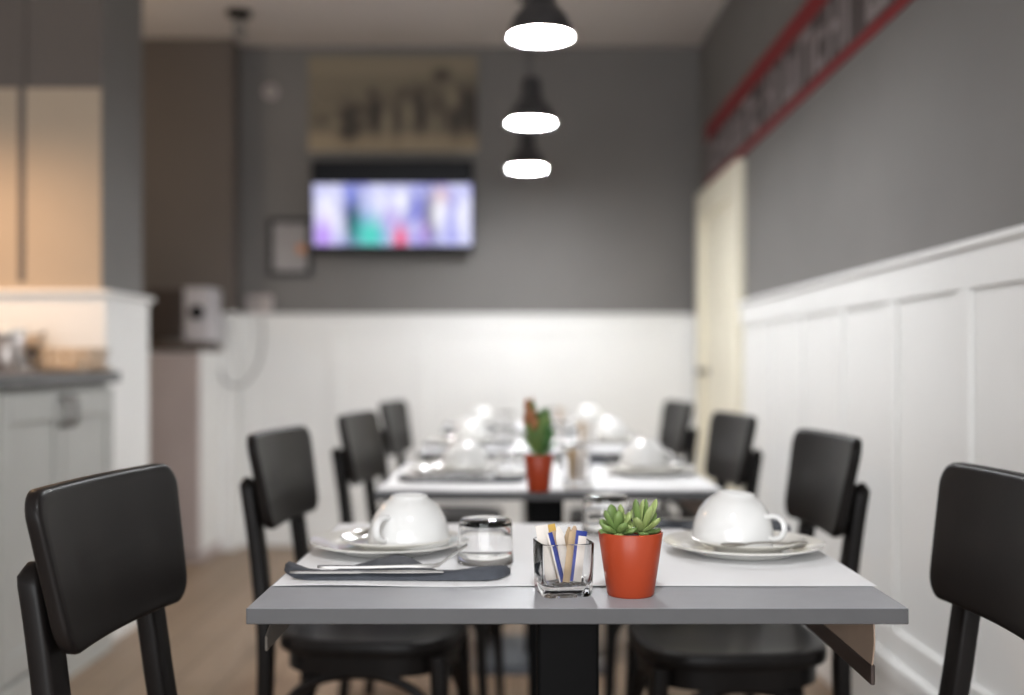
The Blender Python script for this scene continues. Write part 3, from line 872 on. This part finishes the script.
# ------------------------------------------------------------------ banner on the right wall
r = thing('wall_banner', 'long red banner with pale letters high on the right wall above the door', 'banner', (XW, 0, 0))
b0, b1, z0, z1 = 2.55, 6.05, 2.005, 2.335
bm = BM(); box(bm, -.012, -.0, b0, b1, z0, z1); obj('backing_board', bm, M['red'], r, smooth=False)
bm = BM(); box(bm, -.015, -.012, b0 + .02, b1 - .01, z0 + .030, z0 + .240); obj('field', bm, M['bgrey'], r, smooth=False)
rnd = random.Random(11); y = b1 - .08; k = 0
while y > b0 + .1:
    shape = k % 5; zb = z0 + .040; hh = (.185, .135, .185, .16, .185)[shape]; w = (.17, .12, .15, .07, .19)[shape]
    s = .034; lab_bm = BM()
    def bar(ya, yb_, za, zb_): box(lab_bm, -.019, -.015, yb_, ya, za, zb_)
    bar(y, y - s, zb, zb + hh)
    if shape in (0, 2, 4): bar(y - w + s, y - w, zb, zb + (hh if shape != 4 else hh * .75))
    if shape == 0: bar(y - s, y - w + s, zb + hh - s, zb + hh)
    if shape == 1: bar(y - s, y - w, zb, zb + s); bar(y - s, y - w, zb + hh - s, zb + hh)
    if shape == 2: bar(y - s, y - w + s, zb + hh * .42, zb + hh * .42 + s)
    if shape == 4: bar(y - s, y - w + s, zb, zb + s); bar(y - w / 2 + s / 2, y - w / 2 - s / 2, zb + s, zb + hh * .8)
    obj('letter', lab_bm, M['bletter'], r, smooth=False)
    y -= w + .045; k += 1
    if k % 7 == 0: y -= .09

# ------------------------------------------------------------------ serving counter on the left
CX = -1.478; CY0, CY1 = 2.27, PY0 - .004
r = thing('counter_cabinet', 'grey painted base cabinet with panelled doors under the dark worktop', 'cabinet', (0, 0, 0))
bm = BM(); box(bm, -2.05, CX - .02, CY0, CY1, .10, .975); obj('body', bm, M['cabinet'], r, smooth=False)
bm = BM(); box(bm, -2.05, CX - .005, CY0, CY1, 0, .10); obj('plinth', bm, M['cabinet'], r, smooth=False, bevel=.004)
dy = (CY1 - CY0) / 4
for k in range(4):
    a, b_ = CY0 + dy * k + .004, CY0 + dy * (k + 1) - .004
    bm = BM(); box(bm, CX - .02, CX - .010, a, b_, .115, .955)
    for q in ((a, a + .065, .115, .955), (b_ - .065, b_, .115, .955), (a + .065, b_ - .065, .115, .19), (a + .065, b_ - .065, .865, .955)):
        box(bm, CX - .010, CX, q[0], q[1], q[2], q[3])
    d = obj('door', bm, M['cabinet'], r, smooth=False, bevel=.003, seg=2)
    hy = b_ - .032 if k % 2 == 0 else a + .032
    bm = BM(); tube(bm, catmull([(CX, hy, .935), (CX + .022, hy, .93), (CX + .026, hy, .89), (CX + .022, hy, .85), (CX, hy, .845)], 5), .010, 8)
    obj('handle', bm, M['handle'], d)
bm = BM(); box(bm, -2.07, CX + .025, CY0 - .02, CY1 - .001, .977, 1.016)
o = obj('worktop', bm, M['worktop'], None, smooth=False, bevel=.004); tag(o, 'dark grey stone worktop lying on the grey base cabinet', 'worktop')
ZW = 1.017
# things on the worktop
r = thing('steel_canister', 'steel canister with a bright lid on the dark worktop', 'canister', (-1.72, 3.74, ZW))
bm = BM(); lathe(bm, [(0, 0), (.052, 0), (.054, .004), (.054, .115), (.050, .122), (0, .122)], 32); obj('body', bm, mat('brushed steel', (.42, .38, .36), .35, .9, var=.06, scale=20), r, angle=50)
bm = BM(); lathe(bm, [(0, .1225), (.056, .1225), (.057, .126), (.057, .140), (.052, .147), (.012, .149), (.010, .160), (0, .161)], 32); obj('lid', bm, M['china'], r, angle=50)
r = thing('coffee_grinder', 'dark coffee grinder with a beige top standing by the wire basket', 'grinder', (-1.753, 3.95, ZW))
bm = BM(); loft(bm, [[(a * k, b * k, z) for a, b in rrect(.085, .085, .012, 4)] for k, z in ((1, 0), (1, .075), (.94, .085))]); obj('body', bm, M['machine'], r, angle=50)
bm = BM(); loft(bm, [[(a * k, b * k, z) for a, b in rrect(.11, .09, .014, 4)] for k, z in ((.9, .0855), (1, .092), (1, .115), (.9, .122))]); obj('hopper', bm, M['rope'], r, angle=50)
bm = BM(); tube(bm, [(0, 0, .121), (.03, 0, .128), (.06, 0, .128)], .005, 8); lathe(bm, [(0, 0), (.009, .002), (.010, .012), (0, .018)], 12, (.06, 0, .126)); obj('crank', bm, M['handle'], r)
# serving tray with a wire basket standing on it
o = BM(); loft(o, [[(a * k, b * k, z) for a, b in rrect(.235, .17, .02, 5)] for k, z in ((.93, 0), (1, .012), (1.01, .013), (.985, .011), (.92, .003), (.5, .003))])
o = obj('serving_tray', o, M['rope'], angle=50); o.location = (-1.578, 3.93, ZW); tag(o, 'shallow beige tray on the dark worktop under the wire basket', 'tray')
r = thing('wire_basket', 'low basket of horizontal wires on the tray, against the white panelling', 'basket', (-1.578, 3.93, ZW + .0035))
bm = BM()
for k in range(9):
    z = .003 + k * .0088; s = .90 + .1 * k / 8
    ol = rrect(.215 * s, .15 * s, .02, 4); 
    ring_pts = [(a, b, z) for a, b in ol] + [(ol[0][0], ol[0][1], z)]
    tube(bm, ring_pts, .0022 if k < 8 else .0034, 6)
obj('hoops', bm, M['wire'], r)
bm = BM()
for k in range(10):
    a = 2 * PI * (k + .5) / 10; c, s = math.cos(a), math.sin(a)
    m_ = max(abs(c) / .1075, abs(s) / .075); x, yv = c / m_, s / m_
    tube(bm, [(x * .88, yv * .88, .003), (x * .985, yv * .985, .073)], .002, 6)
for k in range(6): tube(bm, [(-.09, -.055 + k * .022, .003), (.09, -.055 + k * .022, .003)], .0018, 6)
obj('uprights', bm, M['wire'], r)
def small_glass(x, y, lab, g_):
    bm = BM(); lathe(bm, [(0, .004), (.020, .004), (.024, .05), (.026, .0505), (.0255, .0), (0, 0)], 28)
    o = obj('shot_glass', bm, M['glass'], angle=50); o.location = (x, y, ZW); tag(o, lab, 'glass', g_)
small_glass(-1.585, 3.52, 'left one of the two small clear glasses on the dark worktop', 'small glasses on the worktop')
small_glass(-1.592, 3.60, 'right one of the two small clear glasses on the dark worktop', 'small glasses on the worktop')
r = thing('espresso_cup', 'tiny pale cup near the worktop corner, before the wire basket', 'cup', (-1.492, 3.775, ZW))
bm = BM(); lathe(bm, [(0, .003), (.014, .004), (.019, .02), (.0205, .038), (.0225, .038), (.021, .018), (.016, 0), (0, 0)], 28); obj('body', bm, M['rope'], r, angle=50)
bm = BM(); tube(bm, catmull([(.020, 0, .030), (.030, 0, .030), (.033, 0, .021), (.028, 0, .012), (.019, 0, .012)], 5), .0025, 8); obj('handle', bm, M['rope'], r)

# ------------------------------------------------------------------ coffee station by the back pier
r = thing('side_cabinet', 'tall mauve grey cabinet under the coffee machine by the back wall', 'cabinet', (0, 0, 0))
bx1 = -1.648; by0, by1 = 5.76, 6.155
bm = BM(); box(bm, -2.30, bx1, by0, by1, 0.06, 1.105); obj('body', bm, M['white'], r, smooth=False)
bm = BM(); box(bm, -2.30, bx1 - .0, by0 + .02, by1, 0, .06); obj('plinth', bm, M['taupe'], r, smooth=False)
for k, (a, b_) in enumerate(((-2.295, -1.985), (-1.980, bx1 - .002))):
    bm = BM(); box(bm, a, b_, by0 - .018, by0, .07, 1.095)
    for q in ((a, a + .05, .07, 1.095), (b_ - .05, b_, .07, 1.095), (a + .05, b_ - .05, .07, .14), (a + .05, b_ - .05, 1.025, 1.095)):
        box(bm, q[0], q[1], by0 - .025, by0 - .018, q[2], q[3])
    d = obj('door', bm, M['taupe'], r, smooth=False, bevel=.002, seg=1)
    hx = b_ - .025 if k == 0 else a + .025
    bm = BM(); tube(bm, [(hx, by0 - .024, .80), (hx, by0 - .046, .81), (hx, by0 - .046, .89), (hx, by0 - .024, .90)], .006, 8); obj('handle', bm, M['handle'], d)
bm = BM(); box(bm, -2.31, bx1 + .01, by0 - .035, by1, 1.107, 1.145); o = obj('cabinet_top', bm, M['brown'], smooth=False, bevel=.004); tag(o, 'brown wooden top on the mauve grey cabinet', 'worktop')
r = thing('coffee_machine', 'dark coffee machine with a white front and round dial on the brown top', 'coffee machine', (-1.78, 5.93, 1.146))
bm = BM(); loft(bm, [[(a - .065, b, z) for a, b in rrect(.19, .26, .015, 4)] for z in (0.012, .285)]); obj('housing', bm, M['machine'], r, angle=50)
bm = BM(); loft(bm, [[(a + .102, b - .02, z) for a, b in rrect(.14, .24, .014, 4)] for z in (0.012, .295)]); fr = obj('front_panel', bm, M['machine_w'], r, angle=50)
bm = BM(); lathe(bm, [(0, 0), (.038, 0), (.036, .018), (.030, .022), (0, .022)], 28); q = obj('dial', bm, M['black'], fr); q.location = (.102, -.140, .165); q.rotation_euler = (PI / 2, 0, 0)
bm = BM(); loft(bm, [[(a - .02, b - .145, z) for a, b in rrect(.10, .05, .01, 3)] for z in (0.002, .02)]); obj('drip_tray', bm, M['handle'], r, angle=50)
for sx in (-.13, .14):
    for sy in (-.1, .1):
        bm = BM(); lathe(bm, [(0, 0), (.012, 0), (.012, .014), (0, .014)], 14, (sx, sy, 0)); obj('foot', bm, M['black'], r)

# ------------------------------------------------------------------ light
def area(name, loc, rot, sx, sy, power, col):
    l = bpy.data.lights.new(name, 'AREA'); l.shape = 'RECTANGLE'; l.size = sx; l.size_y = sy; l.energy = power; l.color = col
    o = bpy.data.objects.new(name, l); COL.objects.link(o); o.location = loc; o.rotation_euler = rot
    return o
# daylight from the shop window behind the photographer
area('window_light', (-.6, -2.4, 1.25), (PI / 2, 0, 0), 3.2, 1.7, 108, (.96, .98, 1))
# warm spot above the counter
l = bpy.data.lights.new('counter_spot', 'SPOT'); l.energy = 46; l.color = (1, .64, .37); l.spot_size = math.radians(168); l.spot_blend = 1.0; l.shadow_soft_size = .06
o = bpy.data.objects.new('counter_spot', l); COL.objects.link(o); o.location = (-2.0, 3.45, 2.02)
o.rotation_euler = (0, 0, 0)
l = bpy.data.lights.new('station_lamp', 'POINT'); l.energy = 11; l.color = (1, .82, .62); l.shadow_soft_size = .1
o = bpy.data.objects.new('station_lamp', l); COL.objects.link(o); o.location = (-2.5, 5.1, 2.2)

w = bpy.data.worlds.new('World'); S.world = w; w.use_nodes = True
bg = w.node_tree.nodes['Background']; bg.inputs['Color'].default_value = (.95, .97, 1, 1); bg.inputs['Strength'].default_value = .22

# ------------------------------------------------------------------ camera
c = bpy.data.cameras.new('Camera'); co = bpy.data.objects.new('Camera', c); COL.objects.link(co)
co.location = (0, 0, H); co.rotation_euler = (PI / 2, 0, 0)
c.sensor_width = 36; c.lens = F / 1024 * 36
c.shift_x = -(VX - 512) / 1024; c.shift_y = (VY - 347.5) / 1024
c.clip_start = .05
c.dof.use_dof = True; c.dof.focus_distance = 1.42; c.dof.aperture_fstop = 1.6
S.camera = co
S.view_settings.view_transform = 'Standard'; S.view_settings.look = 'None'
S.view_settings.exposure = 0.14; S.view_settings.gamma = 1; S.view_settings.use_curve_mapping = False
S.cycles.use_denoising = True
S.cycles.sample_clamp_indirect = 6
S.cycles.max_bounces = 10; S.cycles.transmission_bounces = 12
